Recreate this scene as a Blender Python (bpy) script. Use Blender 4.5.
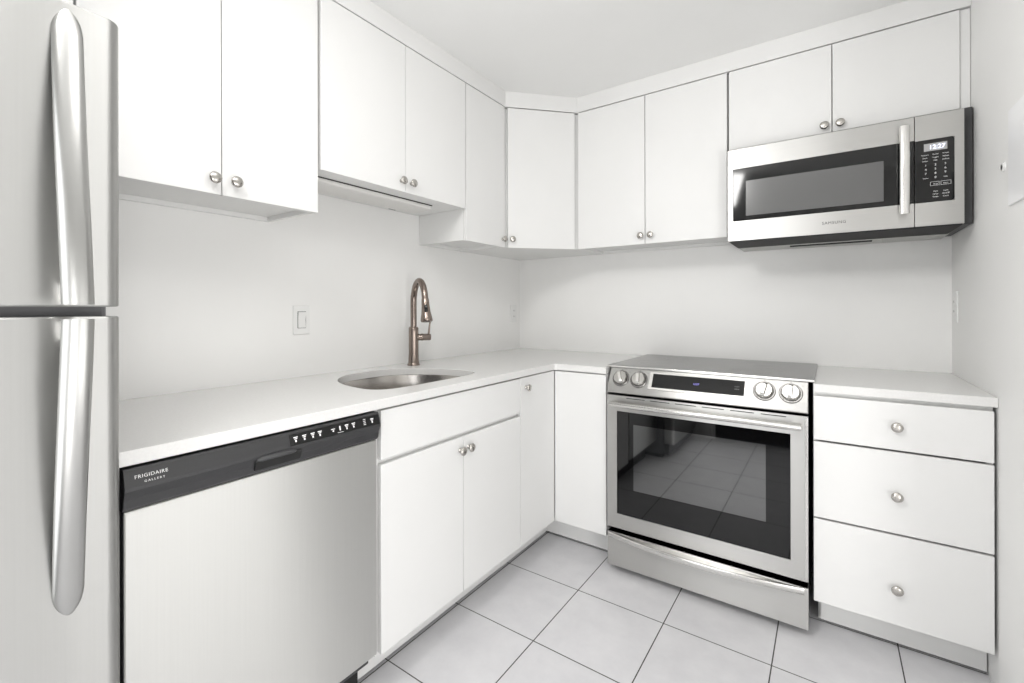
import bpy, bmesh, math, random
from mathutils import Vector, Matrix

for o in list(bpy.data.objects):
    bpy.data.objects.remove(o)
SC = bpy.context.scene
C = SC.collection
random.seed(4)
PI = math.pi

# ------------------------------------------------------------------ camera
cd = bpy.data.cameras.new('camera'); cam = bpy.data.objects.new('camera', cd); C.objects.link(cam)
cam.location = (1.7477, -2.6038, 1.1878)
cam.rotation_euler = (math.radians(90), math.radians(0.11), math.radians(34.831))
cd.sensor_fit = 'HORIZONTAL'; cd.sensor_width = 36.0
cd.lens = 455.19 / 1024 * 36.0
cd.shift_y = -(341.5 - 308.15) / 1024
cd.clip_start = 0.02
SC.camera = cam

# ------------------------------------------------------------------ light
w = bpy.data.worlds.new('world'); SC.world = w; w.use_nodes = True
w.node_tree.nodes['Background'].inputs[0].default_value = (0.93, 0.96, 1.0, 1)
w.node_tree.nodes['Background'].inputs[1].default_value = 0.8

def area(name, loc, target, sx, sy, power, col=(1, 1, 1)):
    l = bpy.data.lights.new(name, 'AREA'); l.shape = 'RECTANGLE'; l.size = sx; l.size_y = sy
    l.energy = power; l.color = col
    o = bpy.data.objects.new(name, l); C.objects.link(o); o.location = loc
    o.rotation_euler = (Vector(target) - Vector(loc)).to_track_quat('-Z', 'Y').to_euler()
    return o
# daylight from the glazed door of the adjoining room (to the right, out of frame)
area('window_daylight', (4.3, -0.85, 0.57), (0.0, -1.6, 0.45), 1.6, 1.1, 8.8, (1.0, 0.99, 0.97))
area('side_fill', (3.0, -2.78, 0.62), (0.0, -1.5, 0.9), 0.7, 1.15, 9.5, (1.0, 0.995, 0.98))  # added fill to brighten the left wall, not part of the glazed door
# ceiling lamp of the kitchen
area('ceiling_lamp', (1.5, -1.9, 2.33), (1.5, -1.9, 0), 0.5, 0.5, 2.2, (1.0, 0.985, 0.96))
# added fill light that lifts the right wall; no lamp fixture hangs here
area('corner_fill', (0.92, -2.5, 2.28), (2.17, -0.95, 1.15), 0.5, 0.4, 9.0, (1.0, 0.99, 0.97))
# frontal fill light added behind the camera, with no window there
area('rear_fill', (1.18, -3.10, 1.05), (1.6, 0.0, 0.95), 0.85, 1.6, 5.6, (0.98, 0.99, 1.0))
SC.view_settings.view_transform = 'Standard'
SC.view_settings.look = 'None'
SC.view_settings.gamma = 1
SC.view_settings.use_curve_mapping = False
SC.view_settings.exposure = 1.06

# ------------------------------------------------------------------ materials
def mat(name, col, rough=0.5, metal=0.0, coat=0.0, emit=None, es=1.0, ior=1.5, spec=0.5):
    m = bpy.data.materials.new(name); m.use_nodes = True
    b = m.node_tree.nodes['Principled BSDF']
    b.inputs['Base Color'].default_value = (*col, 1); b.inputs['Roughness'].default_value = rough
    b.inputs['Metallic'].default_value = metal; b.inputs['Coat Weight'].default_value = coat
    b.inputs['IOR'].default_value = ior; b.inputs['Specular IOR Level'].default_value = spec
    if emit:
        b.inputs['Emission Color'].default_value = (*emit, 1); b.inputs['Emission Strength'].default_value = es
    return m

def noisy(m, scale=(1, 1, 1), amount=0.04, nscale=6.0, bump=0.0, rough_amt=0.0, detail=3):
    """vary colour / roughness / normal of a material with object-space noise"""
    nt = m.node_tree; b = nt.nodes['Principled BSDF']
    tc = nt.nodes.new('ShaderNodeNewGeometry'); mp = nt.nodes.new('ShaderNodeMapping')
    mp.inputs['Scale'].default_value = scale
    nt.links.new(tc.outputs['Position'], mp.inputs['Vector'])
    n = nt.nodes.new('ShaderNodeTexNoise'); n.inputs['Scale'].default_value = nscale; n.inputs['Detail'].default_value = detail
    nt.links.new(mp.outputs[0], n.inputs['Vector'])
    c = b.inputs['Base Color'].default_value[:3]
    if amount:
        r = nt.nodes.new('ShaderNodeValToRGB')
        r.color_ramp.elements[0].position = 0.3; r.color_ramp.elements[1].position = 0.7
        r.color_ramp.elements[0].color = (*[x * (1 - amount) for x in c], 1)
        r.color_ramp.elements[1].color = (*[min(1, x * (1 + amount)) for x in c], 1)
        nt.links.new(n.outputs['Fac'], r.inputs[0]); nt.links.new(r.outputs[0], b.inputs['Base Color'])
    if rough_amt:
        mr = nt.nodes.new('ShaderNodeMapRange'); r0 = b.inputs['Roughness'].default_value
        mr.inputs['To Min'].default_value = r0 - rough_amt; mr.inputs['To Max'].default_value = r0 + rough_amt
        nt.links.new(n.outputs['Fac'], mr.inputs['Value']); nt.links.new(mr.outputs[0], b.inputs['Roughness'])
    if bump:
        bp = nt.nodes.new('ShaderNodeBump'); bp.inputs['Strength'].default_value = bump; bp.inputs['Distance'].default_value = 0.002
        nt.links.new(n.outputs['Fac'], bp.inputs['Height']); nt.links.new(bp.outputs[0], b.inputs['Normal'])
    return m

M_wall = noisy(mat('wall_paint', (0.88, 0.877, 0.865), 0.55), amount=0.012, nscale=3, bump=0.03)
M_ceil = noisy(mat('ceiling_paint', (0.88, 0.88, 0.87), 0.8), amount=0.01, nscale=3)
M_cab = noisy(mat('cabinet_white_laminate', (0.79, 0.788, 0.78), 0.5), amount=0.008, nscale=5)
M_carc = mat('cabinet_carcass_white', (0.80, 0.80, 0.79), 0.5)
M_quartz = noisy(mat('worktop_quartz', (0.76, 0.755, 0.745), 0.22), amount=0.025, nscale=160, detail=4)
M_steel = noisy(mat('brushed_steel', (0.56, 0.555, 0.54), 0.27, 1.0), scale=(3, 3, 260), amount=0.012, nscale=1.0, rough_amt=0.012)
M_steelv = noisy(mat('brushed_steel_doors', (0.63, 0.63, 0.615), 0.30, 1.0), scale=(260, 260, 3), amount=0.012, nscale=1.0, rough_amt=0.012)
M_steelf = noisy(mat('fridge_brushed_steel', (0.50, 0.50, 0.49), 0.40, 1.0), scale=(260, 260, 3), amount=0.012, nscale=1.0)
M_handle = mat('fridge_handle_satin', (0.47, 0.47, 0.46), 0.30, 1.0)
M_satin = mat('satin_steel', (0.74, 0.73, 0.71), 0.22, 1.0)
M_sink = noisy(mat('sink_steel', (0.50, 0.475, 0.45), 0.22, 1.0), scale=(4, 4, 4), amount=0.04, nscale=3)
M_bezel = mat('dark_bezel_steel', (0.22, 0.215, 0.21), 0.25, 1.0)
M_dial = mat('dial_steel', (0.50, 0.49, 0.47), 0.2, 1.0)
M_knob = mat('brushed_nickel', (0.52, 0.50, 0.47), 0.24, 1.0)
M_bronze = noisy(mat('faucet_bronze_nickel', (0.27, 0.222, 0.195), 0.25, 1.0), amount=0.05, nscale=8)
M_blackp = noisy(mat('black_plastic', (0.012, 0.012, 0.014), 0.38, ior=1.7), amount=0.15, nscale=250, bump=0.12)
M_gloss = mat('black_gloss', (0.003, 0.003, 0.0033), 0.06)
M_glass = mat('oven_black_glass', (0.0015, 0.0015, 0.0018), 0.03, ior=1.52)
M_cook = mat('ceramic_cooktop', (0.03, 0.03, 0.029), 0.14, ior=1.75)
M_mwwin = noisy(mat('microwave_mesh_window', (0.13, 0.13, 0.13), 0.18), amount=0.05, nscale=400)
M_cavity = mat('oven_inner_glass', (0.006, 0.0065, 0.007), 0.035, ior=2.35)
M_dark = mat('dark_grey_metal', (0.05, 0.05, 0.052), 0.5)
M_fbody = mat('fridge_side_grey', (0.16, 0.16, 0.165), 0.45)
M_gap = mat('fridge_gap_grey', (0.13, 0.13, 0.135), 0.5)
M_white = mat('white_plastic', (0.84, 0.84, 0.83), 0.35)
M_box = mat('bluish_white_enamel', (0.90, 0.90, 0.91), 0.3)
M_slot = mat('slot_black', (0.01, 0.01, 0.01), 0.7)
M_ink = mat('white_print', (0.85, 0.85, 0.85), 0.5)
M_greyink = mat('grey_print', (0.22, 0.22, 0.22), 0.5)
M_lcd = mat('lcd_grey', (0.42, 0.42, 0.42), 0.3)
M_digit = mat('clock_digit', (0.8, 0.85, 1.0), 0.5, emit=(0.75, 0.8, 1.0), es=0.9)
M_odigit = mat('oven_digit', (0.1, 0.1, 0.3), 0.5, emit=(0.35, 0.3, 0.9), es=0.5)
M_vent = mat('vent_grey', (0.5, 0.5, 0.48), 0.45, 0.3)
M_diff = mat('fixture_diffuser', (0.72, 0.70, 0.67), 0.4)
M_fixt = mat('fixture_housing', (0.74, 0.73, 0.71), 0.4)
M_door = mat('rear_door_dark', (0.03, 0.028, 0.027), 0.6)

def brushed(m, rough, aniso=0.9):
    """brushed grain running level: reflections smear up and down"""
    nt = m.node_tree; b = nt.nodes['Principled BSDF']
    for l in list(b.inputs['Roughness'].links): nt.links.remove(l)
    b.inputs['Roughness'].default_value = rough; b.inputs['Anisotropic'].default_value = aniso
    c = nt.nodes.new('ShaderNodeCombineXYZ'); c.inputs['Z'].default_value = 1
    nt.links.new(c.outputs[0], b.inputs['Tangent'])
brushed(M_steel, 0.36); brushed(M_steelv, 0.40); brushed(M_steelf, 0.40)

def tile_mat():
    m = bpy.data.materials.new('floor_tile'); m.use_nodes = True
    nt = m.node_tree; b = nt.nodes['Principled BSDF']
    g = nt.nodes.new('ShaderNodeNewGeometry'); mp = nt.nodes.new('ShaderNodeMapping')
    mp.inputs['Location'].default_value = (-0.525 + 3.55, 1.583 + 3.55, 0)
    nt.links.new(g.outputs['Position'], mp.inputs['Vector'])
    br = nt.nodes.new('ShaderNodeTexBrick')
    br.offset = 0; br.squash = 1
    br.inputs['Scale'].default_value = 1; br.inputs['Brick Width'].default_value = 0.355; br.inputs['Row Height'].default_value = 0.355
    br.inputs['Mortar Size'].default_value = 0.0021; br.inputs['Mortar Smooth'].default_value = 0.1; br.inputs['Bias'].default_value = 0
    nt.links.new(mp.outputs[0], br.inputs['Vector'])
    n = nt.nodes.new('ShaderNodeTexNoise'); n.inputs['Scale'].default_value = 7; n.inputs['Detail'].default_value = 8
    n.inputs['Roughness'].default_value = 0.65
    nt.links.new(g.outputs['Position'], n.inputs['Vector'])
    r = nt.nodes.new('ShaderNodeValToRGB')
    r.color_ramp.elements[0].position = 0.3; r.color_ramp.elements[1].position = 0.7
    r.color_ramp.elements[0].color = (0.64, 0.635, 0.655, 1); r.color_ramp.elements[1].color = (0.73, 0.725, 0.74, 1)
    nt.links.new(n.outputs['Fac'], r.inputs[0])
    nt.links.new(r.outputs[0], br.inputs['Color1']); nt.links.new(r.outputs[0], br.inputs['Color2'])
    br.inputs['Mortar'].default_value = (0.045, 0.043, 0.04, 1)
    nt.links.new(br.outputs['Color'], b.inputs['Base Color'])
    b.inputs['Roughness'].default_value = 0.42
    bp = nt.nodes.new('ShaderNodeBump'); bp.inputs['Strength'].default_value = 0.4; bp.inputs['Distance'].default_value = 0.002; bp.invert = True
    nt.links.new(br.outputs['Fac'], bp.inputs['Height']); nt.links.new(bp.outputs[0], b.inputs['Normal'])
    return m
M_tile = tile_mat()

# ------------------------------------------------------------------ helpers
ORG = {}
class B:
    def __init__(s): s.bm = bmesh.new()
    def box(s, x0, x1, y0, y1, z0, z1):
        v = [s.bm.verts.new((x, y, z)) for x in (x0, x1) for y in (y0, y1) for z in (z0, z1)]
        for f in ((0, 1, 3, 2), (4, 6, 7, 5), (0, 4, 5, 1), (2, 3, 7, 6), (0, 2, 6, 4), (1, 5, 7, 3)):
            s.bm.faces.new([v[i] for i in f])
        return s
    def prism(s, poly, f0, f1):
        """poly: list of 2d points; f0/f1 map a 2d point to 3d for the two caps"""
        a = [s.bm.verts.new(f0(*p)) for p in poly]; b = [s.bm.verts.new(f1(*p)) for p in poly]
        s.bm.faces.new(a); s.bm.faces.new(b[::-1])
        n = len(poly)
        for i in range(n): s.bm.faces.new((a[i], b[i], b[(i + 1) % n], a[(i + 1) % n]))
        return s
    def prism_z(s, poly, z0, z1): return s.prism(poly, lambda x, y: (x, y, z0), lambda x, y: (x, y, z1))
    def prism_y(s, poly, y0, y1): return s.prism(poly, lambda x, z: (x, y0, z), lambda x, z: (x, y1, z))
    def prism_x(s, poly, x0, x1): return s.prism(poly, lambda y, z: (x0, y, z), lambda y, z: (x1, y, z))
    def tube(s, pts, rad, n=16, up=None, flat=1.0):
        pts = [Vector(p) for p in pts]
        if not isinstance(rad, (list, tuple)): rad = [rad] * len(pts)
        rings = []; ref = Vector(up) if up else None
        for i, p in enumerate(pts):
            t = (pts[min(i + 1, len(pts) - 1)] - pts[max(i - 1, 0)]).normalized()
            if ref is None:
                ref = t.orthogonal().normalized()
            u = (ref - t * ref.dot(t)).normalized(); ref = u if up is None else ref
            v = t.cross(u)
            rings.append([s.bm.verts.new(p + (u * math.cos(2 * PI * k / n) + v * math.sin(2 * PI * k / n) * flat) * rad[i]) for k in range(n)])
        for a, b in zip(rings, rings[1:]):
            for k in range(n): s.bm.faces.new((a[k], a[(k + 1) % n], b[(k + 1) % n], b[k]))
        s.bm.faces.new(rings[0][::-1]); s.bm.faces.new(rings[-1])
        return s
    def lathe(s, prof, origin, axis, n=28):
        """prof: (distance along axis, radius) pairs"""
        o = Vector(origin); a = Vector(axis).normalized()
        return s.tube([o + a * d for d, r in prof], [max(r, 1e-5) for d, r in prof], n, up=a.orthogonal())
    def loft(s, rings, cap0=True, cap1=True):
        R = [[s.bm.verts.new(p) for p in r] for r in rings]
        n = len(R[0])
        for a, b in zip(R, R[1:]):
            for k in range(n): s.bm.faces.new((a[k], a[(k + 1) % n], b[(k + 1) % n], b[k]))
        if cap0: s.bm.faces.new(R[0][::-1])
        if cap1: s.bm.faces.new(R[-1])
        return s
    def build(s, name, m, parent=None, bevel=0.0, smooth=False, seg=2):
        org = ORG.get(parent, Vector((0, 0, 0)))
        bmesh.ops.recalc_face_normals(s.bm, faces=s.bm.faces[:])
        top = parent is None
        if top:
            xs = [v.co for v in s.bm.verts]
            org = Vector(((min(v.x for v in xs) + max(v.x for v in xs)) / 2, (min(v.y for v in xs) + max(v.y for v in xs)) / 2, min(v.z for v in xs)))
        for v in s.bm.verts: v.co -= org
        me = bpy.data.meshes.new(name); s.bm.to_mesh(me); s.bm.free()
        me.materials.append(m)
        o = bpy.data.objects.new(name, me); C.objects.link(o)
        if top: o.location = org
        else: o.parent = parent
        ORG[o] = org
        if smooth:
            me.polygons.foreach_set('use_smooth', [True] * len(me.polygons))
            me.set_sharp_from_angle(angle=math.radians(38))
        if bevel:
            md = o.modifiers.new('edge', 'BEVEL'); md.width = bevel; md.segments = seg; md.limit_method = 'ANGLE'; md.angle_limit = math.radians(40)
        return o

def tag(o, label, cat, group=None):
    o['label'] = label; o['category'] = cat
    if group: o['group'] = group
    return o
def thing(name, loc, label, cat, group=None):
    o = bpy.data.objects.new(name, None); C.objects.link(o); o.location = loc; o.empty_display_size = 0.1
    ORG[o] = Vector(loc)
    return tag(o, label, cat, group)
def struct(o):
    o['kind'] = 'structure'; return o

def text(body, name, size, pos, right, up, m, parent, align='LEFT', depth=0.0004, space=1.0):
    cu = bpy.data.curves.new(name, 'FONT'); cu.body = body; cu.size = size; cu.align_x = align; cu.extrude = depth
    cu.space_character = space
    t = bpy.data.objects.new('tmp', cu); C.objects.link(t)
    dg = bpy.context.evaluated_depsgraph_get()
    me = bpy.data.meshes.new_from_object(t.evaluated_get(dg)); bpy.data.objects.remove(t); bpy.data.curves.remove(cu)
    r = Vector(right).normalized(); u = Vector(up).normalized(); n = r.cross(u)
    mt = Matrix((r, u, n)).transposed().to_4x4()
    org = ORG[parent]
    mt.translation = Vector(pos) - org
    me.transform(mt); me.materials.clear(); me.materials.append(m)
    o = bpy.data.objects.new(name, me); C.objects.link(o); o.parent = parent; ORG[o] = org
    return o

def catmull(pts, sub=5, closed=False):
    P = [Vector(p) for p in pts]; out = []; n = len(P)
    rng = range(n) if closed else range(n - 1)
    g = (lambda i: P[i % n]) if closed else (lambda i: P[max(0, min(n - 1, i))])
    for i in rng:
        p0, p1, p2, p3 = g(i - 1), g(i), g(i + 1), g(i + 2)
        for k in range(sub):
            t = k / sub
            out.append(0.5 * ((2 * p1) + (p2 - p0) * t + (2 * p0 - 5 * p1 + 4 * p2 - p3) * t * t + (3 * p1 - p0 - 3 * p2 + p3) * t ** 3))
    if not closed: out.append(P[-1])
    return out

# cabinet knob: shared mesh, axis +X, base at the origin
_k = B(); _k.lathe([(0, .0078), (.002, .0078), (.004, .0056), (.010, .0052), (.014, .0085), (.0165, .0150), (.020, .0165), (.0235, .0150), (.0255, .0105), (.0265, .004), (.0266, 0)], (0, 0, 0), (1, 0, 0), 24)
bmesh.ops.recalc_face_normals(_k.bm, faces=_k.bm.faces[:])
KNOB = bpy.data.meshes.new('knob'); _k.bm.to_mesh(KNOB); _k.bm.free(); KNOB.materials.append(M_knob)
KNOB.polygons.foreach_set('use_smooth', [True] * len(KNOB.polygons))
def knob(parent, pos, rz):
    o = bpy.data.objects.new('knob', KNOB); C.objects.link(o); o.parent = parent
    o.location = Vector(pos) - ORG[parent]; o.rotation_euler = (0, 0, rz); ORG[o] = Vector(pos)
    return o

# ------------------------------------------------------------------ the setting
W = 2.169; H = 0.9134; CEIL = 2.356; UF = 0.322; UB = 1.513; UT = 2.268
RW_END = -1.14; REAR = -3.15; FARX = 4.6
struct(B().box(-0.12, FARX, REAR - 0.12, 0.12, -0.1, 0).build('floor', M_tile))
struct(B().box(-0.12, FARX, REAR - 0.12, 0.12, CEIL, CEIL + 0.1).build('ceiling', M_ceil))
struct(B().box(-0.12, 0, REAR - 0.12, 0.12, 0, CEIL).build('wall_left', M_wall))
struct(B().box(0, FARX, 0, 0.12, 0, CEIL).build('wall_back', M_wall))
struct(B().box(W, W + 0.12, RW_END, 0, 0, CEIL).build('wall_right', M_wall))
struct(B().box(FARX - .12, FARX, REAR, 0, 0, CEIL).build('wall_far', M_wall))
rear = B(); rear.box(0, 0.86, REAR - 0.12, REAR, 0, CEIL); rear.box(1.74, FARX, REAR - 0.12, REAR, 0, CEIL); rear.box(0.86, 1.74, REAR - 0.12, REAR, 2.05, CEIL)
struct(rear.build('wall_rear', M_wall))
d = struct(B().box(0.90, 1.70, REAR - 0.06, REAR - 0.02, 0.01, 2.01).build('door_1', M_door))
tr = B(); tr.box(0.80, 0.87, REAR, REAR + 0.018, 0, 2.11); tr.box(1.73, 1.80, REAR, REAR + 0.018, 0, 2.11); tr.box(0.87, 1.73, REAR, REAR + 0.018, 2.04, 2.11)
tr.box(0.86, 0.90, REAR - 0.12, REAR, 0, 2.05); tr.box(1.70, 1.74, REAR - 0.12, REAR, 0, 2.05); tr.box(0.90, 1.70, REAR - 0.12, REAR, 2.012, 2.05)
struct(tr.build('trim_2', M_white))
# closing fascia between the wall cabinets and the ceiling
cy_ = 0.613; cx_ = 0.602
tp = [(0, REAR), (UF, REAR), (UF, -cy_), (cx_, -UF), (W, -UF), (W, 0), (0, 0)]
struct(B().prism_z(tp, UT + 0.004, CEIL).build('trim_1', M_cab, bevel=0.001))

# ------------------------------------------------------------------ wall cabinets
DT = 0.019
def slab(x0, x1, y0, y1, z0, z1, parent, name='door', bevel=0.0015):
    return B().box(x0, x1, y0, y1, z0, z1).build(name, M_cab, parent, bevel)

def upper_left(name, y0, y1, zb, doors, label, zt=UT, rail=True, flush=False):
    """wall cabinet on the left wall, doors facing +x; doors: list of (y0,y1,knob y or None)"""
    t = thing(name, (0.15, (y0 + y1) / 2, zb), label, 'cabinet', 'white wall cabinets with slab doors')
    xf = UF - DT - 0.001
    b = B(); e = 0.0008
    b.box(0.001, xf, y0 + e, y0 + 0.016, zb + 0.003, zt); b.box(0.001, xf, y1 - 0.016, y1 - e, zb + 0.003, zt)
    b.box(0.001, xf, y0 + 0.016, y1 - 0.016, zb + 0.019, zb + 0.035); b.box(0.001, xf, y0 + 0.016, y1 - 0.016, zt - 0.016, zt)
    b.box(0.001, 0.012, y0 + 0.016, y1 - 0.016, zb + 0.035, zt - 0.016)
    b.box(xf - 0.018, xf, y0 + 0.016, y1 - 0.016, zb + 0.003, zb + 0.019)
    if flush: b.box(0.001, xf, y0 + 0.016, y1 - 0.016, zb + 0.0015, zb + 0.019)
    if rail: b.box(0.001, 0.017, y0 + 0.016, y1 - 0.016, zb + 0.003, zb + 0.019)
    b.build('carcass', M_carc, t, 0.0008)
    for (a, c, k) in doors:
        dd = slab(UF - DT, UF, a, c, zb, zt - 0.001, t)
        if k is not None: knob(dd, (UF, k, zb + 0.042), 0)
    return t
def upper_back(name, x0, x1, zb, doors, label, zt=UT, kz=.042):
    t = thing(name, ((x0 + x1) / 2, -0.15, zb), label, 'cabinet', 'white wall cabinets with slab doors')
    yf = -(UF - DT - 0.001); e = 0.0008
    b = B()
    b.box(x0 + e, x0 + 0.016, yf, -0.001, zb + 0.003, zt); b.box(x1 - 0.016, x1 - e, yf, -0.001, zb + 0.003, zt)
    b.box(x0 + 0.016, x1 - 0.016, yf, -0.001, zb + 0.019, zb + 0.035); b.box(x0 + 0.016, x1 - 0.016, yf, -0.001, zt - 0.016, zt)
    b.box(x0 + 0.016, x1 - 0.016, -0.012, -0.001, zb + 0.035, zt - 0.016)
    b.box(x0 + 0.016, x1 - 0.016, yf, yf + 0.018, zb + 0.003, zb + 0.019); b.box(x0 + 0.016, x1 - 0.016, -0.017, -0.001, zb + 0.003, zb + 0.019)
    b.build('carcass', M_carc, t, 0.0008)
    for (a, c, k) in doors:
        dd = slab(a, c, -UF, -(UF - DT), zb, zt - 0.001, t)
        if k is not None: knob(dd, (k, -UF, zb + kz), -PI / 2)
    return t

upper_left('wall_cabinet', -3.12, -2.318, 1.80, [(-3.118, -2.721, -2.75), (-2.717, -2.320, -2.69)],
           'white wall cabinet above the refrigerator, mostly hidden behind it')
upper_left('wall_cabinet', -2.317, -1.708, UB, [(-2.315, -2.0095, -2.032), (-2.0065, -1.709, -1.975)],
           'white two-door wall cabinet beside the refrigerator, leftmost with knobs showing')
upper_left('wall_cabinet', -1.706, -0.940, 1.664, [(-1.697, -1.3185, -1.342), (-1.3160, -0.942, -1.288)],
           'short white two-door wall cabinet over the sink with a light strip underneath', rail=False, flush=True)
upper_left('wall_cabinet', -0.938, -0.616, UB, [(-0.936, -0.620, -0.643)],
           'narrow white one-door wall cabinet between the sink cabinet and the angled corner cabinet')
upper_back('wall_cabinet', 0.604, 1.366, UB, [(0.607, 0.9815, 0.963), (0.9845, 1.3645, 1.014)],
           'white two-door wall cabinet on the back wall left of the microwave')
c5 = upper_back('wall_cabinet', 1.368, 2.152, 1.908, [(1.374, 1.7585, 1.734), (1.7615, 2.139, 1.787)],
           'low white two-door wall cabinet directly above the microwave', kz=.027)
B().box(2.141, W - .001, -0.312, -0.302, 1.895, UT).build('filler_strip', M_cab, c5, 0.001)
# angled corner wall cabinet
t = thing('corner_wall_cabinet', (0.2, -0.2, UB), 'white angled wall cabinet in the corner with one knob at lower left', 'cabinet', 'white wall cabinets with slab doors')
dvec = Vector((cx_ - UF, -UF + cy_, 0)); L = dvec.length; dvec.normalize(); nv = Vector((dvec.y, -dvec.x, 0))
A0 = Vector((UF, -cy_, 0)); A1 = Vector((cx_, -UF, 0))
ins = 0.021
poly = [(0.001, -0.001), (0.001, -cy_ + .001), (UF - ins, -cy_ + .001), tuple((A0 - nv * ins + dvec * 0.004)[:2]), tuple((A1 - nv * ins - dvec * 0.004)[:2]), (cx_ - .001, -UF + ins), (cx_ - .001, -0.001)]
B().prism_z(poly, UB + 0.003, UT).build('carcass', M_carc, t, 0.0008)
q = [A0 + dvec * 0.012, A1 - dvec * 0.014]
pd = [tuple((q[0])[:2]), tuple((q[1])[:2]), tuple((q[1] - nv * DT)[:2]), tuple((q[0] - nv * DT)[:2])]
dd = B().prism_z(pd, UB, UT - 0.001).build('door', M_cab, t, 0.0015)
kp = A0 + dvec * 0.036; kp.z = UB + 0.045
knob(dd, kp, math.atan2(nv.y, nv.x))

# ------------------------------------------------------------------ base cabinets
DF = 0.6315; TK = 0.523; ZT = 0.135; CB = 0.8825
# sink base
t = thing('sink_base_cabinet', (0.3, -1.325, 0), 'white sink base cabinet, wide false drawer front over two doors with knobs', 'cabinet', 'white base cabinets')
y0, y1 = -1.706, -0.938; xf = DF - DT - 0.001
b = B(); b.box(0.002, xf, y0, y0 + 0.016, 0.125, CB); b.box(0.002, xf, y1 - 0.016, y1, 0.125, CB)
b.box(0.002, TK - .02, y0, y0 + 0.016, 0, 0.125); b.box(0.002, TK - .02, y1 - 0.016, y1, 0, 0.125)
b.box(0.002, xf, y0 + 0.016, y1 - 0.016, 0.125, 0.141); b.box(0.002, 0.012, y0 + .016, y1 - .016, .141, CB)
b.box(xf - 0.018, xf, y0 + 0.016, y1 - 0.016, 0.69, CB); b.box(xf - 0.018, xf, -1.335, -1.300, 0.141, 0.69)
b.build('carcass', M_carc, t, 0.0008)
B().box(TK - 0.018, TK, y0 - 0.004, y1 + 0.002, 0.012, 0.1245).build('toe_kick', M_carc, t, 0.001)
slab(DF - DT, DF, -1.6965, -0.9385, 0.7265, 0.877, t, 'false_drawer_front')
a = slab(DF - DT, DF, -1.6965, -1.3185, ZT, 0.711, t); knob(a, (DF, -1.338, 0.664), 0)
a = slab(DF - DT, DF, -1.3155, -0.9385, ZT, 0.711, t); knob(a, (DF, -1.290, 0.666), 0)
# corner base with folding door
t = thing('corner_base_cabinet', (0.3, -0.3, 0), 'white corner base cabinet with two folding door leaves meeting in the corner', 'cabinet', 'white base cabinets')
xr = 0.906; yl = -0.936
pl = [(0.002, -0.002), (0.002, yl + .002), (xf, yl + .002), (xf, -xf), (xr - .002, -xf), (xr - .002, -0.002)]
B().prism_z(pl, 0.125, CB).build('carcass', M_carc, t, 0.0008)
pk = [(0.002, -0.002), (0.002, yl + .002), (TK - .0, yl + .002), (TK, -TK), (xr - .002, -TK), (xr - .002, -0.002)]
B().prism_z(pk, 0.010, 0.1245).build('toe_kick', M_carc, t, 0.001)
a = slab(DF - DT, DF, -0.9345, -DF - 0.004, ZT, 0.878, t); knob(a, (DF, -0.893, 0.832), 0)
slab(DF + .001, xr - 0.003, -DF, -DF + DT, ZT, 0.877, t)
# drawers right of the range
t = thing('drawer_cabinet', (1.93, -0.3, 0), 'white three-drawer base cabinet between the range and the right wall', 'cabinet', 'white base cabinets')
x0, x1 = 1.701, 2.1615
b = B(); b.box(x0, x0 + .016, -xf, -0.002, .125, CB); b.box(x1 - .016, x1, -xf, -0.002, .125, CB)
b.box(x0 + .012, x0 + .028, -TK + .02, -0.002, 0, .125); b.box(x1 - .016, x1, -TK + .02, -0.002, 0, .125)
b.box(x0 + .016, x1 - .016, -xf, -0.002, .125, .141); b.box(x0 + .016, x1 - .016, -.012, -.002, .141, CB); b.box(x0 + .016, x1 - .016, -xf, -.1, CB - .02, CB)
b.build('carcass', M_carc, t, 0.0008)
B().box(x0 + 0.02, x1 + .004, -TK, -TK + .018, 0.010, 0.1245).build('toe_kick', M_carc, t, 0.001)
for z0, z1, kz in ((.7125, .870, .792), (.4345, .7055, .562), (.130, .4275, .254)):
    a = slab(x0 + .001, x1 - .001, -DF, -DF + DT, z0, z1, t, 'drawer'); knob(a, (1.932, -DF, kz), -PI / 2)
    o = B(); o.box(x0 + .03, x0 + .042, -DF + DT, -.12, z0 + .03, z1 - .02); o.box(x1 - .042, x1 - .03, -DF + DT, -.12, z0 + .03, z1 - .02); o.box(x0 + .042, x1 - .042, -DF + DT, -.12, z0 + .03, z0 + .04)
    o.build('drawer_box', M_carc, a)

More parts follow.
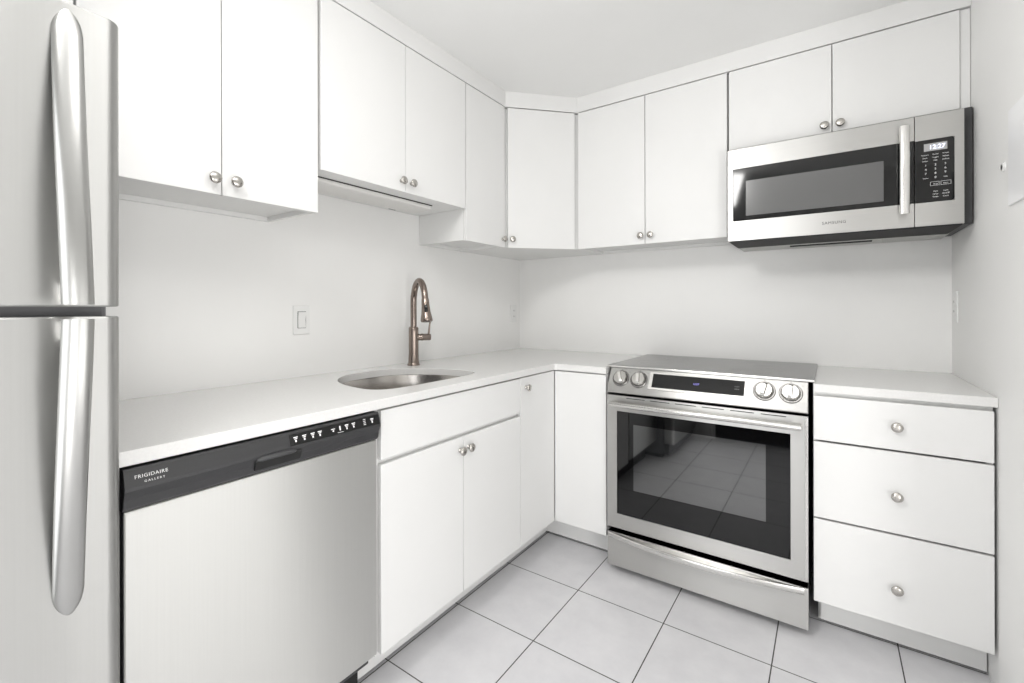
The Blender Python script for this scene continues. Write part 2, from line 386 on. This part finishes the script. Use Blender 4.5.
# ------------------------------------------------------------------ worktops
WF = 0.6371; WB = H - 0.0295
half = [(.098, 0), (.118, .115), (.19, .20), (.29, .250), (.41, .271), (.482, .264), (.520, .220), (.532, .13), (.534, 0)]
SY = -1.345
ctl = [(x, SY + y, 0) for x, y in half] + [(x, SY - y, 0) for x, y in half[-2:0:-1]]
sink_loop = catmull(ctl, 6, True)
def worktop_curve():
    cu = bpy.data.curves.new('tmp', 'CURVE'); cu.dimensions = '2D'; cu.fill_mode = 'BOTH'; cu.extrude = (H - WB) / 2 - 0.0015; cu.bevel_depth = 0.0015; cu.bevel_resolution = 1; cu.offset = -0.0015
    r = 0.02
    arc = [(WF + r - r * math.sin(a), -WF - r + r * math.cos(a)) for a in [PI / 2 * (1 - k / 5) for k in range(6)]]
    outer = [(0.0008, -0.0008), (0.0008, -2.327), (WF, -2.327)] + arc + [(0.9055, -WF), (0.9055, -0.0008)]
    for pts in (outer, [(p.x, p.y) for p in sink_loop]):
        sp = cu.splines.new('POLY'); sp.points.add(len(pts) - 1)
        for i, (x, y) in enumerate(pts): sp.points[i].co = (x, y, 0, 1)
        sp.use_cyclic_u = True
    tmp = bpy.data.objects.new('tmp', cu); C.objects.link(tmp)
    me = bpy.data.meshes.new_from_object(tmp.evaluated_get(bpy.context.evaluated_depsgraph_get()))
    bpy.data.objects.remove(tmp); bpy.data.curves.remove(cu)
    me.name = 'worktop'; me.materials.clear(); me.materials.append(M_quartz)
    me.polygons.foreach_set('use_smooth', [False] * len(me.polygons))
    o = bpy.data.objects.new('worktop', me); C.objects.link(o); o.location = (0, 0, (H + WB) / 2)
    return o
tag(worktop_curve(), 'L-shaped white quartz worktop with the sink cut into it', 'worktop', 'white quartz worktops')
tag(B().box(1.7015, W - .0008, -WF, -.0008, WB, H).build('worktop', M_quartz, None, .0015), 'short white quartz worktop over the three drawers by the right wall', 'worktop', 'white quartz worktops')

# ------------------------------------------------------------------ sink and faucet
t = thing('sink', (0.35, SY, 0.69), 'stainless undermount sink bowl set in the white worktop', 'sink')
cxk = 0.33
def ring(scale, z):
    return [(cxk + (p.x - cxk) * scale, SY + (p.y - SY) * scale, z) for p in sink_loop]
zr = WB - 0.0005
b = B(); b.loft([ring(1.06, zr - .003), ring(1.06, zr), ring(1.012, zr), ring(1.005, zr - .004), ring(.99, .80), ring(.97, .73), ring(.93, .705), ring(.84, .695), ring(.25, .690)], False, True)
b.build('bowl', M_sink, t, smooth=True)
b = B(); b.lathe([(0, .045), (.002, .045), (.003, .040), (.0015, .036), (.0005, .03), (.0005, 0)], (0.36, SY, .6915), (0, 0, 1), 28)
b.build('drain', M_satin, t, smooth=True)

FX, FY = 0.100, -1.069
t = thing('faucet', (FX, FY, H), 'bronze gooseneck pull-down faucet standing at the back edge of the sink', 'faucet')
b = B(); b.lathe([(0, .030), (.004, .030), (.010, .027), (.014, .0255), (.06, .0235), (.16, .0235), (.178, .0235), (.183, .0215), (.186, .017), (.186, .0)], (FX, FY, H), (0, 0, 1), 32)
b.build('body', M_bronze, t, smooth=True)
sd = Vector((0.92, -0.39, 0)).normalized(); P0 = Vector((FX, FY, 0))
prof = [(0, 1.09), (0, 1.16), (0, 1.225), (.008, 1.258), (.030, 1.295), (.065, 1.315), (.100, 1.310), (.128, 1.286), (.144, 1.254), (.152, 1.222)]
pts = catmull([P0 + sd * s_ + Vector((0, 0, z)) for s_, z in prof], 5)
b = B(); b.tube(pts, .0150, 20); b.build('spout', M_bronze, t, smooth=True)
h0 = P0 + sd * .150 + Vector((0, 0, 1.232)); h1 = P0 + sd * .170 + Vector((0, 0, 1.128)); ax = (h1 - h0)
b = B(); l = ax.length
b.lathe([(0, .0160), (.004, .0172), (.03, .0178), (.06, .0205), (.088, .0255), (.097, .0268), (l - .003, .0268), (l, .0245), (l - .002, .019), (l - .003, 0)], h0, ax, 28)
hd = b.build('spray_head', M_bronze, t, smooth=True)
# the black rocker on the spray head, facing outward
an = ax.normalized(); outv = (Vector((0.75, -0.66, 0)) - an * Vector((0.75, -0.66, 0)).dot(an)).normalized(); sdv = an.cross(outv)
b = B()
cc = h0 + an * .050 + outv * .0185
rg = []
for o_, hw, hh in ((-.004, .0072, .020), (.0015, .0072, .020), (.0035, .0055, .017)):
    rg.append([cc + outv * o_ + sdv * (hw * math.copysign(abs(math.cos(a_)) ** .6, math.cos(a_))) + an * (hh * math.copysign(abs(math.sin(a_)) ** .6, math.sin(a_))) for a_ in [2 * PI * k / 20 for k in range(20)]])
b.loft(rg); b.build('spray_button', M_gloss, hd, smooth=True)
sv = Vector((0.60, 0.80, 0)); s0 = P0 + Vector((0, 0, 1.048))
b = B(); b.lathe([(.012, .0165), (.036, .0165), (.038, .0178), (.043, .0178), (.045, .0165), (.078, .0165), (.082, .014), (.083, 0)], s0, sv, 24)
st = b.build('valve', M_bronze, t, smooth=True)
b = B(); e = s0 + sv * .071
b.tube([e, e + Vector((0, 0, .02)) + sv * .002, e + Vector((0, 0, .06)) + sv * .006, e + Vector((0, 0, .098)) + sv * .013, e + Vector((0, 0, .102)) + sv * .0138], [.0065, .0052, .0040, .0046, .002], 14)
b.build('lever', M_bronze, st, smooth=True)

# ------------------------------------------------------------------ dishwasher
t = thing('dishwasher', (0.3, -2.014, 0), 'stainless dishwasher with black control strip between refrigerator and sink base', 'dishwasher')
y0, y1 = -2.316, -1.7155
B().box(0.03, 0.60, y0 + .006, y1 - .004, .11, .868).build('tub', M_dark, t, .003)
B().box(0.60, 0.6345, y0 + .003, y1, .150, .795).build('door_panel', M_steelv, t, .0035)
# control strip profile in (x, z)
pr = [(0.600, .797), (.637, .797), (.6425, .8035), (.6455, .820), (.6530, .8385), (.6535, .845), (.6450, .8755), (.640, .879), (.600, .879)]
cp = B().prism_y(pr, y0, y1).build('control_panel', M_blackp, t, .0015)
# pocket latch handle: dark recess under a rounded lip
lp = B(); lp.prism_y([(.640, .806), (.6465, .808), (.654, .8275), (.652, .8335), (.640, .836)], -2.075, -1.962)
lp.build('latch_pocket', M_slot, cp, .002)
lh = B(); lh.tube([(.650, -2.070, .833), (.6545, -2.060, .8345), (.6555, -2.02, .835), (.6545, -1.986, .8345), (.650, -1.978, .833)], [.004, .0058, .0062, .0058, .004], 14); lh.build('latch_handle', M_dark, cp, smooth=True)
# glossy key strip on the sloping upper face
up = Vector((.6450 - .6535, 0, .8755 - .845)).normalized(); rt = Vector((0, 1, 0)); nn = rt.cross(up)
def onface(y, s_, lift=0.0): return Vector((.6535, y, .845)) + up * s_ + nn * lift
ks = B()
ks.prism([( -1.992, .001), (-1.720, .001), (-1.720, .029), (-1.992, .029)], lambda y, s_: onface(y, s_, -.002), lambda y, s_: onface(y, s_, .0009))
kst = ks.build('key_strip', M_gloss, cp, .0005)
for i, yy in enumerate((-1.977, -1.954, -1.931, -1.911, -1.872, -1.851, -1.830, -1.808, -1.771, -1.745)):
    b = B()
    def mark(a0, a1, s0_, s1_):
        b.prism([(yy + a0, s0_), (yy + a1, s0_), (yy + a1, s1_), (yy + a0, s1_)], lambda y, s_: onface(y, s_, .0008), lambda y, s_: onface(y, s_, .0012))
    if i == 8:
        for j in range(4): mark(-.004, .004, .008 + j * .0048, .0095 + j * .0048)
    elif i == 5:
        mark(-.002, .002, .010, .022); mark(-.009, .009, .0045, .0055)
    elif i == 4:
        mark(-.006, .006, .0165, .0185); mark(-.002, .002, .0105, .0145)
    else:
        mark(-.0055, .0055, .019, .0215); mark(-.004, .004, .0155, .0175); mark(-.002, .002, .0085, .014)
    b.build('button_icon', M_ink, kst)
text('FRIGIDAIRE', 'lettering', .0095, onface(-2.300, .015, .0006), rt, up, M_ink, cp, space=1.15)
text('GALLERY', 'lettering', .0060, onface(-2.285, .005, .0006), rt, up, M_ink, cp, space=1.5)
B().box(0.50, 0.545, y0 + .01, y1 - .002, .0, .145).build('toe_kick', M_slot, t, .002)

# ------------------------------------------------------------------ refrigerator
FF = 0.762; FY1 = -2.345; FY0 = -3.10
t = thing('refrigerator', (0.38, -2.72, 0), 'stainless top-freezer refrigerator at the left edge with long curved handles', 'refrigerator')
B().box(0.03, 0.672, FY0, FY1 - .001, .03, 1.668).build('body', M_fbody, t, .004)
B().box(0.10, 0.66, FY0 + .02, FY1 - .02, .0, .03).build('base', M_dark, t, .002)
B().box(0.672, 0.72, FY0 + .01, FY1 - .012, .03, .105).build('base_grille', M_gap, t, .004)
B().box(0.672, 0.712, FY0 + .008, FY1 - .016, 1.1665, 1.1995).build('hinge_bar', M_gap, t, .002)
def fprof():
    out = [(0.680, FY0), ]
    n = 14
    # crowned front with rounded side edges
    for k in range(6):
        a = PI / 2 * k / 5; out.append((FF - .022 + .022 * math.sin(a) - .006, FY0 + .022 - .022 * math.cos(a)))
    for k in range(1, n):
        u = k / n; y = FY0 + .022 + (FY1 - FY0 - .044) * u
        out.append((FF - .006 + .006 * (1 - (2 * u - 1) ** 2) * 1.0, y))
    for k in range(6):
        a = PI / 2 * (1 - k / 5); out.append((FF - .022 + .022 * math.sin(a) - .006, FY1 - .022 + .022 * math.cos(a)))
    out.append((0.680, FY1))
    return out
fp = fprof()
fd = B().prism_z(fp, 1.1915, 1.676).build('freezer_door', M_steelf, t, .003, smooth=True)
ld = B().prism_z(fp, .115, 1.1755).build('refrigerator_door', M_steelf, t, .003, smooth=True)
def fhandle(door, zfar, znear):
    """strap handle: springs from the door at zfar, stands off most at znear"""
    s_ = 1 if zfar > znear else -1; Lh = abs(zfar - znear)
    cyh = -2.412
    rings = []
    N = 36
    for i in range(N + 1):
        u = (i / N) ** 2.2                          # 0 far end, 1 near end
        z = zfar - s_ * Lh * u
        so = FF - .008 + .064 * math.sin(min(1, u / .95) * PI / 2) ** 1.0
        hw = .0190 * min(1.0, (0.03 + math.sqrt(max(0, min(1, u / .12) * (2 - min(1, u / .12))))))
        th = (.0045 + .0035 * u) * (hw / .0190) ** .8
        yc = cyh - .004 * math.sin(u * PI) + (-.001)
        r = []
        for k in range(20):
            a = 2 * PI * k / 20
            cs, sn = math.cos(a), math.sin(a)
            r.append((so + th * math.copysign(abs(sn) ** .75, sn) - .004 * (cs * cs), yc + hw * math.copysign(abs(cs) ** .75, cs), z))
        rings.append(r)
    h = B().loft(rings).build('handle', M_handle, door, smooth=True)
    b = B(); z1 = znear + s_ * .004; z2 = znear + s_ * .034
    b.box(FF - .008, FF + .046, cyh - .012, cyh + .012, min(z1, z2), max(z1, z2)); b.build('handle_post', M_satin, h, .003)
fhandle(fd, 1.668, 1.1945)
fhandle(ld, .697, 1.1725)

# ------------------------------------------------------------------ range
t = thing('range', (1.305, -0.33, 0), 'stainless slide-in electric range with black glass oven door and four knobs', 'stove')
x0, x1 = 0.9215, 1.6865
B().box(x0 + .004, x1 - .004, -.612, -.03, .025, .905).build('body', M_dark, t, .002)
for xx in (x0 + .05, x1 - .05):
    for yy in (-.56, -.08): B().lathe([(0, .018), (.006, .018), (.007, .012), (.026, .012)], (xx, yy, 0), (0, 0, 1), 16).build('foot', M_dark, t)
ct = B().box(.898, 1.7045, -.603, -.028, .9145, .9235).build('cooktop', M_cook, t, .002)
B().box(.8975, 1.705, -.606, -.600, .9140, .9228).build('cooktop_edge', M_satin, ct, .001)
for cx0, cy0, r in ((1.10, -.44, .105), (1.50, -.44, .10), (1.10, -.19, .075), (1.50, -.19, .075)):
    for rr in (r, r * .62):
        n = 48; b = B()
        for k in range(n):
            a0, a1 = 2 * PI * k / n, 2 * PI * (k + 1) / n
            vs = [b.bm.verts.new((cx0 + q_ * math.cos(a_), cy0 + q_ * math.sin(a_), .92365)) for q_, a_ in ((rr, a0), (rr, a1), (rr - .0015, a1), (rr - .0015, a0))]
            b.bm.faces.new(vs)
        bmesh.ops.remove_doubles(b.bm, verts=b.bm.verts[:], dist=1e-5)
        b.build('burner_ring', M_greyink, ct)
# sloping control panel, profile in (y, z)
ztp = (-.612, .9130); zbt = (-.664, .8105)
cp = B().prism_x([(-.58, .9130), ztp, (-.652, .845), zbt, (-.660, .806), (-.58, .806)], x0, x1).build('control_panel', M_steel, t, .0025)
pu = Vector((0, ztp[0] + .652, ztp[1] - .845)).normalized(); px_ = Vector((1, 0, 0)); pn = px_.cross(pu)
def onp(x, s_, lift=0.0): return Vector((x, -.652, .845)) + pu * s_ + pn * lift
def pslab(bld, xa, xb, sa, sb, l0, l1, skew=0):
    bld.prism([(xa, sa), (xb, sa), (xb, sb), (xa, sb)], lambda x, s_: onp(x, s_, l0), lambda x, s_: onp(x, s_, l1)); return bld
fr = pslab(B(), 1.105, 1.492, -.010, .071, -.002, .0025).build('display_frame', M_satin, cp, .0015)
dg = pslab(B(), 1.120, 1.479, .000, .063, .0015, .0036).build('display', M_gloss, fr, .001)
text('12:27', 'clock_digits', .011, onp(1.300, .028, .0037), px_, pu, M_odigit, dg, align='CENTER')
text('START', 'key_text', .006, onp(1.452, .034, .0037), px_, pu, M_greyink, dg, align='CENTER')
text('CLEAR', 'key_text', .006, onp(1.452, .024, .0037), px_, pu, M_greyink, dg, align='CENTER')
for i, kx in enumerate((.978, 1.060, 1.546, 1.632)):
    c0 = onp(kx, .030)
    bz = B().lathe([(-.001, .0385), (.0025, .0385), (.0045, .0365), (.0045, .0335), (.002, .0325), (.002, 0)], c0, pn, 36).build('knob_bezel', M_bezel, cp, smooth=True)
    kb = B().lathe([(.001, .0300), (.010, .0300), (.016, .0290), (.0185, .0265), (.0190, 0)], c0, pn, 36).build('knob', M_dial, bz, smooth=True)
    g = B(); th = (-.35, -.15, .2, .05)[i]
    du = pu * math.cos(th) + px_ * math.sin(th); dr = px_ * math.cos(th) - pu * math.sin(th)
    sec = [(-.0085, 0), (.0085, 0), (.0065, .014), (-.0065, .014)]
    g.loft([[c0 + pn * (.016 + h_ * (1 if abs(e_) < .02 else .55)) + dr * a_ + du * e_ for a_, h_ in sec] for e_ in (-.027, -.018, .018, .027)])
    g.build('grip', M_satin, kb, .002)
    pslab(B(), kx - .002, kx + .002, .0715, .0745, 0, .0004).build('dial_mark', M_greyink, cp)
    pslab(B(), kx + .034, kx + .040, .062, .0632, 0, .0004).build('dial_mark', M_greyink, cp)
# oven door
dz0, dz1 = .203, .797; yd = -.662
od = B()
od.box(x0, x0 + .046, yd, -.616, dz0, dz1); od.box(x1 - .054, x1, yd, -.616, dz0, dz1)
od.box(x0 + .046, x1 - .054, yd, -.616, dz0, .268); od.box(x0 + .046, x1 - .054, yd, -.616, .727, dz1)
od.box(x0 + .04, x1 - .04, -.640, -.616, .25, .74)
od = od.build('oven_door', M_steel, t, 0)
B().box(x1 - .010, x1 - .0015, yd - .0025, yd, dz0 + .002, dz1 - .002).build('edge_trim', M_satin, od, .001)
B().box(x0 + .0465, x1 - .0545, yd + .002, -.641, .2685, .7265).build('window_glass', M_glass, od, .001)
B().box(1.043, 1.553, yd + .0012, yd + .0025, .385, .675).build('inner_pane', M_cavity, od)
b = B()
for k in range(6):
    xa = 1.012 + k * .105; b.box(xa, xa + .082, yd - .0005, yd + .004, .7865, .7895)
b.build('vent_slots', M_slot, od)
hz = .760
hb = B()
hp = [(yd - .020, hz - .013), (yd - .036, hz - .010), (yd - .041, hz), (yd - .038, hz + .009), (yd - .022, hz + .015)]
hb.prism_x(hp, x0 + .022, x1 - .018)
h = hb.build('handle', M_satin, od, .003, smooth=True)
for xa in (x0 + .026, x1 - .047):
    B().box(xa, xa + .022, yd - .021, yd, hz - .010, hz + .012).build('handle_bracket', M_satin, h, .002)
# warming drawer with bowed lip
dr = B().box(x0, x1, yd, -.616, .030, .180).build('drawer', M_steel, t, .003)
n = 24; inner = []; outer = []
for k in range(n + 1):
    u = k / n; x = x0 + .006 + (x1 - x0 - .018) * u
    outer.append((x, yd - .004 - .046 * (1 - (2 * u - 1) ** 2)))
lip = B(); R = []
for (x, y) in outer:
    R.append([(x, y, .1795), (x, y - .003, .172), (x, y - .001, .160), (x, min(yd + .001, y + .012), .152), (x, yd + .002, .150), (x, yd + .002, .158), (x, min(yd + .001, y + .006), .166), (x, min(yd + .0015, y + .005), .1795)])
lip.loft(R); lip.build('pull_lip', M_satin, dr, smooth=True)

# ------------------------------------------------------------------ microwave
t = thing('microwave', (1.758, -0.2, 1.45), 'stainless over-the-range microwave hung under the wall cabinet by the right wall', 'microwave')
x0, x1 = 1.3815, 2.1365; mf = -.400; z0, z1 = 1.4815, 1.882; sx = 2.0055
mid = B().box(x0 + .003, 2.1655, -.360, -.003, 1.484, 1.896).build('casing', M_dark, t, .002)
def frame(bld, xa, xb, za, zb, wa, wb, wc, wd, y0_, y1_):
    bld.box(xa, wa, y0_, y1_, za, zb); bld.box(wb, xb, y0_, y1_, za, zb) if wb < xb - 1e-4 else None
    bld.box(wa, wb, y0_, y1_, za, wc); bld.box(wa, wb, y0_, y1_, wd, zb)
dbm = B(); frame(dbm, x0, sx - .0012, z0, z1, 1.402, sx - .0012, 1.567, 1.796, mf, -.361)
md = dbm.build('door', M_steel, t)
# softly rounded left edge of the door
B().prism_z([(x0 - .0035, -.365), (x0 - .0035, mf + .010), (x0 - .001, mf + .002), (x0 + .0035, mf - .0012), (x0 + .0035, -.365)], z0, z1).build('edge_trim', M_satin, md, .0008)
B().box(1.4025, sx - .0014, mf + .0008, -.364, 1.5675, 1.7955).build('glass_surround', M_gloss, md, .001)
B().box(1.4525, 1.918, mf - .0002, mf + .0015, 1.587, 1.739).build('window', M_mwwin, md, .0005)
text('SAMSUNG', 'lettering', .0155, (1.765, mf - .0003, 1.519), (1, 0, 0), (0, 0, 1), M_dark, md, align='CENTER', space=1.15)
hb = B(); N = 20; R = []
for i in range(N + 1):
    u = i / N; z = 1.528 + u * .320; so = mf - .030 - .010 * math.sin(u * PI)
    R.append([(1.9745 + .0145 * math.copysign(abs(math.cos(a)) ** .6, math.cos(a)), so + .008 * math.copysign(abs(math.sin(a)) ** .6, math.sin(a)), z) for a in [2 * PI * k / 16 for k in range(16)]])
h = hb.loft(R).build('handle', M_satin, md, smooth=True)
for zz in (1.540, 1.818): B().box(1.965, 1.984, mf - .028, mf + .001, zz, zz + .018).build('handle_post', M_satin, h, .002)
cbm = B(); frame(cbm, sx + .0012, x1, z0, z1, sx + .0012 + 1e-4, 2.112, 1.566, 1.792, mf, -.361)
cpn = cbm.build('control_panel', M_steel, t)
rr = .010
kp_ = [(sx + .0014, 1.5665), (2.1115 - rr, 1.5665)] + [(2.1115 - rr + rr * math.sin(a), 1.5665 + rr - rr * math.cos(a)) for a in (PI / 8, PI / 4, 3 * PI / 8)] + [(2.1115, 1.5665 + rr), (2.1115, 1.7915 - rr)] + [(2.1115 - rr + rr * math.cos(a), 1.7915 - rr + rr * math.sin(a)) for a in (PI / 8, PI / 4, 3 * PI / 8)] + [(2.1115 - rr, 1.7915), (sx + .0014, 1.7915)]
kpad = B().prism_y(kp_, mf - .0006, -.364).build('keypad', M_gloss, cpn)
ds = B().box(2.031, 2.093, mf - .0014, mf - .0004, 1.750, 1.777).build('display', M_lcd, kpad)
text('12:27', 'clock_digits', .021, (2.066, mf - .0018, 1.756), (1, 0, 0), (0, 0, 1), M_digit, ds, align='CENTER', space=.95)
def keytext(s_, x, z, sz=.0058): text(s_, 'key_text', sz, (x, mf - .0008, z), (1, 0, 0), (0, 0, 1), M_ink, kpad, align='CENTER', depth=.0002)
for z, (a_, b_, c_) in ((1.735, ('Popcorn', 'Potato', 'Frozen')), (1.724, ('Snack', 'Veggies', 'Reheat')), (1.713, ('Soften', 'Melt', 'Defrost'))):
    keytext(a_, 2.034, z); keytext(b_, 2.062, z); keytext(c_, 2.089, z)
for r_, z in enumerate((1.696, 1.681, 1.666, 1.651)):
    for c_, xx in enumerate((2.036, 2.062, 2.088)):
        if r_ < 3: keytext(str(r_ * 3 + c_ + 1), xx, z, .010)
    if r_ == 3: keytext('Power', 2.036, z); keytext('0', 2.062, z, .010); keytext('+30s', 2.088, z)
for a_, b_, z in (('Stop', 'Start', 1.628), ('Vent', 'Light', 1.602), ('Hi/Lo', 'On/Off', 1.592), ('Timer', 'Clock', 1.582)):
    keytext(a_, 2.062, z, .0065); keytext(b_, 2.089, z, .0065)
b = B()
for xa, xb in ((2.048, 2.072), (2.076, 2.103)):
    b.box(xa, xb, mf - .0008, mf - .0004, 1.6245, 1.6253); b.box(xa, xb, mf - .0008, mf - .0004, 1.6375, 1.6383)
    b.box(xa, xa + .0008, mf - .0008, mf - .0004, 1.6253, 1.6375); b.box(xb - .0008, xb, mf - .0008, mf - .0004, 1.6253, 1.6375)
b.build('key_outline', M_ink, kpad)
# underside: black front recess, grey plate with filters and lamp strip behind it
B().box(x0 + .004, 2.133, -.396, -.150, 1.4772, 1.4835).build('vent_recess', M_slot, t, .001)
pan = B().loft([[(x0 + .004, -.150, 1.4835), (2.140, -.150, 1.4835), (2.140, -.006, 1.4835), (x0 + .004, -.006, 1.4835)],
                [(x0 + .010, -.146, 1.4740), (2.134, -.146, 1.4740), (2.134, -.010, 1.4740), (x0 + .010, -.010, 1.4740)]]).build('vent_pan', M_vent, t, .001)
for xa, xb in ((1.42, 1.58), (1.93, 2.09)):
    b = B(); b.box(xa, xb, -.135, -.03, 1.4730, 1.4742)
    for k in range(7): b.box(xa + .008, xb - .008, -.130 + k * .014, -.124 + k * .014, 1.4722, 1.4732)
    b.build('grease_filter', M_vent, pan, .0003)
B().box(1.60, 1.90, -.142, -.115, 1.4700, 1.4742).build('lamp_lens', M_slot, pan, .001)
B().box(1.60, 1.90, -.110, -.020, 1.4715, 1.4742).build('lamp_cover', M_vent, pan, .001)

# ------------------------------------------------------------------ light strip, switch, sockets, wall box
t = thing('under_cabinet_light', (0.15, -1.35, 1.64), 'long white light fixture fixed under the short cabinet over the sink', 'light fixture')
B().box(.0835, .2385, -1.688, -1.0795, 1.6622, 1.6655).build('seam_strip', M_slot, t, .0005)  # thin dark strip that draws the seam line above the housing
dp = [(.086, 1.6628), (.086, 1.650), (.094, 1.645)] + [(.100 + .13 * k / 6, 1.645 - .004 * math.sin(PI * k / 6)) for k in range(7)] + [(.236, 1.650), (.236, 1.6628)]
hs = B().prism_y(dp, -1.686, -1.082).build('housing', M_fixt, t, .003)
B().box(.075, .092, -1.20, -1.160, 1.648, 1.6598).build('rocker', M_slot, hs, .001)

def plate_left(name, yc, zc, label, cat):
    t = thing(name, (0, yc, zc - .058), label, cat)
    p = B().box(0, .006, yc - .035, yc + .035, zc - .058, zc + .058).build('cover_plate', M_white, t, .002)
    return t
t = plate_left('light_switch', -1.583, 1.142, 'white rocker light switch on the left wall above the worktop', 'switch')
B().box(.0055, .0068, -1.6005, -1.5655, 1.109, 1.176).build('rocker_surround', M_slot, t, 0)
B().prism_y([(.006, 1.1105), (.0095, 1.1105), (.0075, 1.143), (.0118, 1.1742), (.006, 1.1742)], -1.5988, -1.5672).build('rocker', M_white, t, .0006)
t = plate_left('wall_outlet', -.078, 1.151, 'white outlet in the far corner of the left wall', 'outlet')
for dz in (-.019, .019):
    rc = B().box(.0055, .0085, -.094, -.062, 1.151 + dz - .014, 1.151 + dz + .014).build('receptacle', M_white, t, .002)
    s_ = B(); s_.box(.0084, .0087, -.0855, -.0835, 1.151 + dz - .004, 1.151 + dz + .006); s_.box(.0084, .0087, -.0725, -.0705, 1.151 + dz - .004, 1.151 + dz + .005); s_.build('slots', M_slot, rc)
t = thing('wall_outlet', (W, -.085, 1.128), 'white outlet on the right wall below the microwave', 'outlet')
B().box(W - .006, W, -.120, -.050, 1.128, 1.253).build('cover_plate', M_white, t, .002)
for dz in (-.019, .019):
    rc = B().box(W - .0085, W - .0055, -.101, -.069, 1.1905 + dz - .014, 1.1905 + dz + .014).build('receptacle', M_white, t, .002)
    s_ = B(); s_.box(W - .0087, W - .0084, -.0925, -.0905, 1.1905 + dz - .004, 1.1905 + dz + .006); s_.box(W - .0087, W - .0084, -.0795, -.0775, 1.1905 + dz - .004, 1.1905 + dz + .005); s_.build('slots', M_slot, rc)
t = thing('wall_box', (W, -.86, 1.473), 'flat white wall box with a small round latch at the right edge', 'wall box')
B().box(W - .006, W, -1.02, -.752, 1.473, 1.739).build('cover', M_box, t, .0015)
B().lathe([(0, .014), (.003, .014), (.005, .011), (.005, .007), (.003, .006), (.003, 0)], (W, -.690, 1.598), (-1, 0, 0), 24).build('latch', M_white, t, smooth=True)
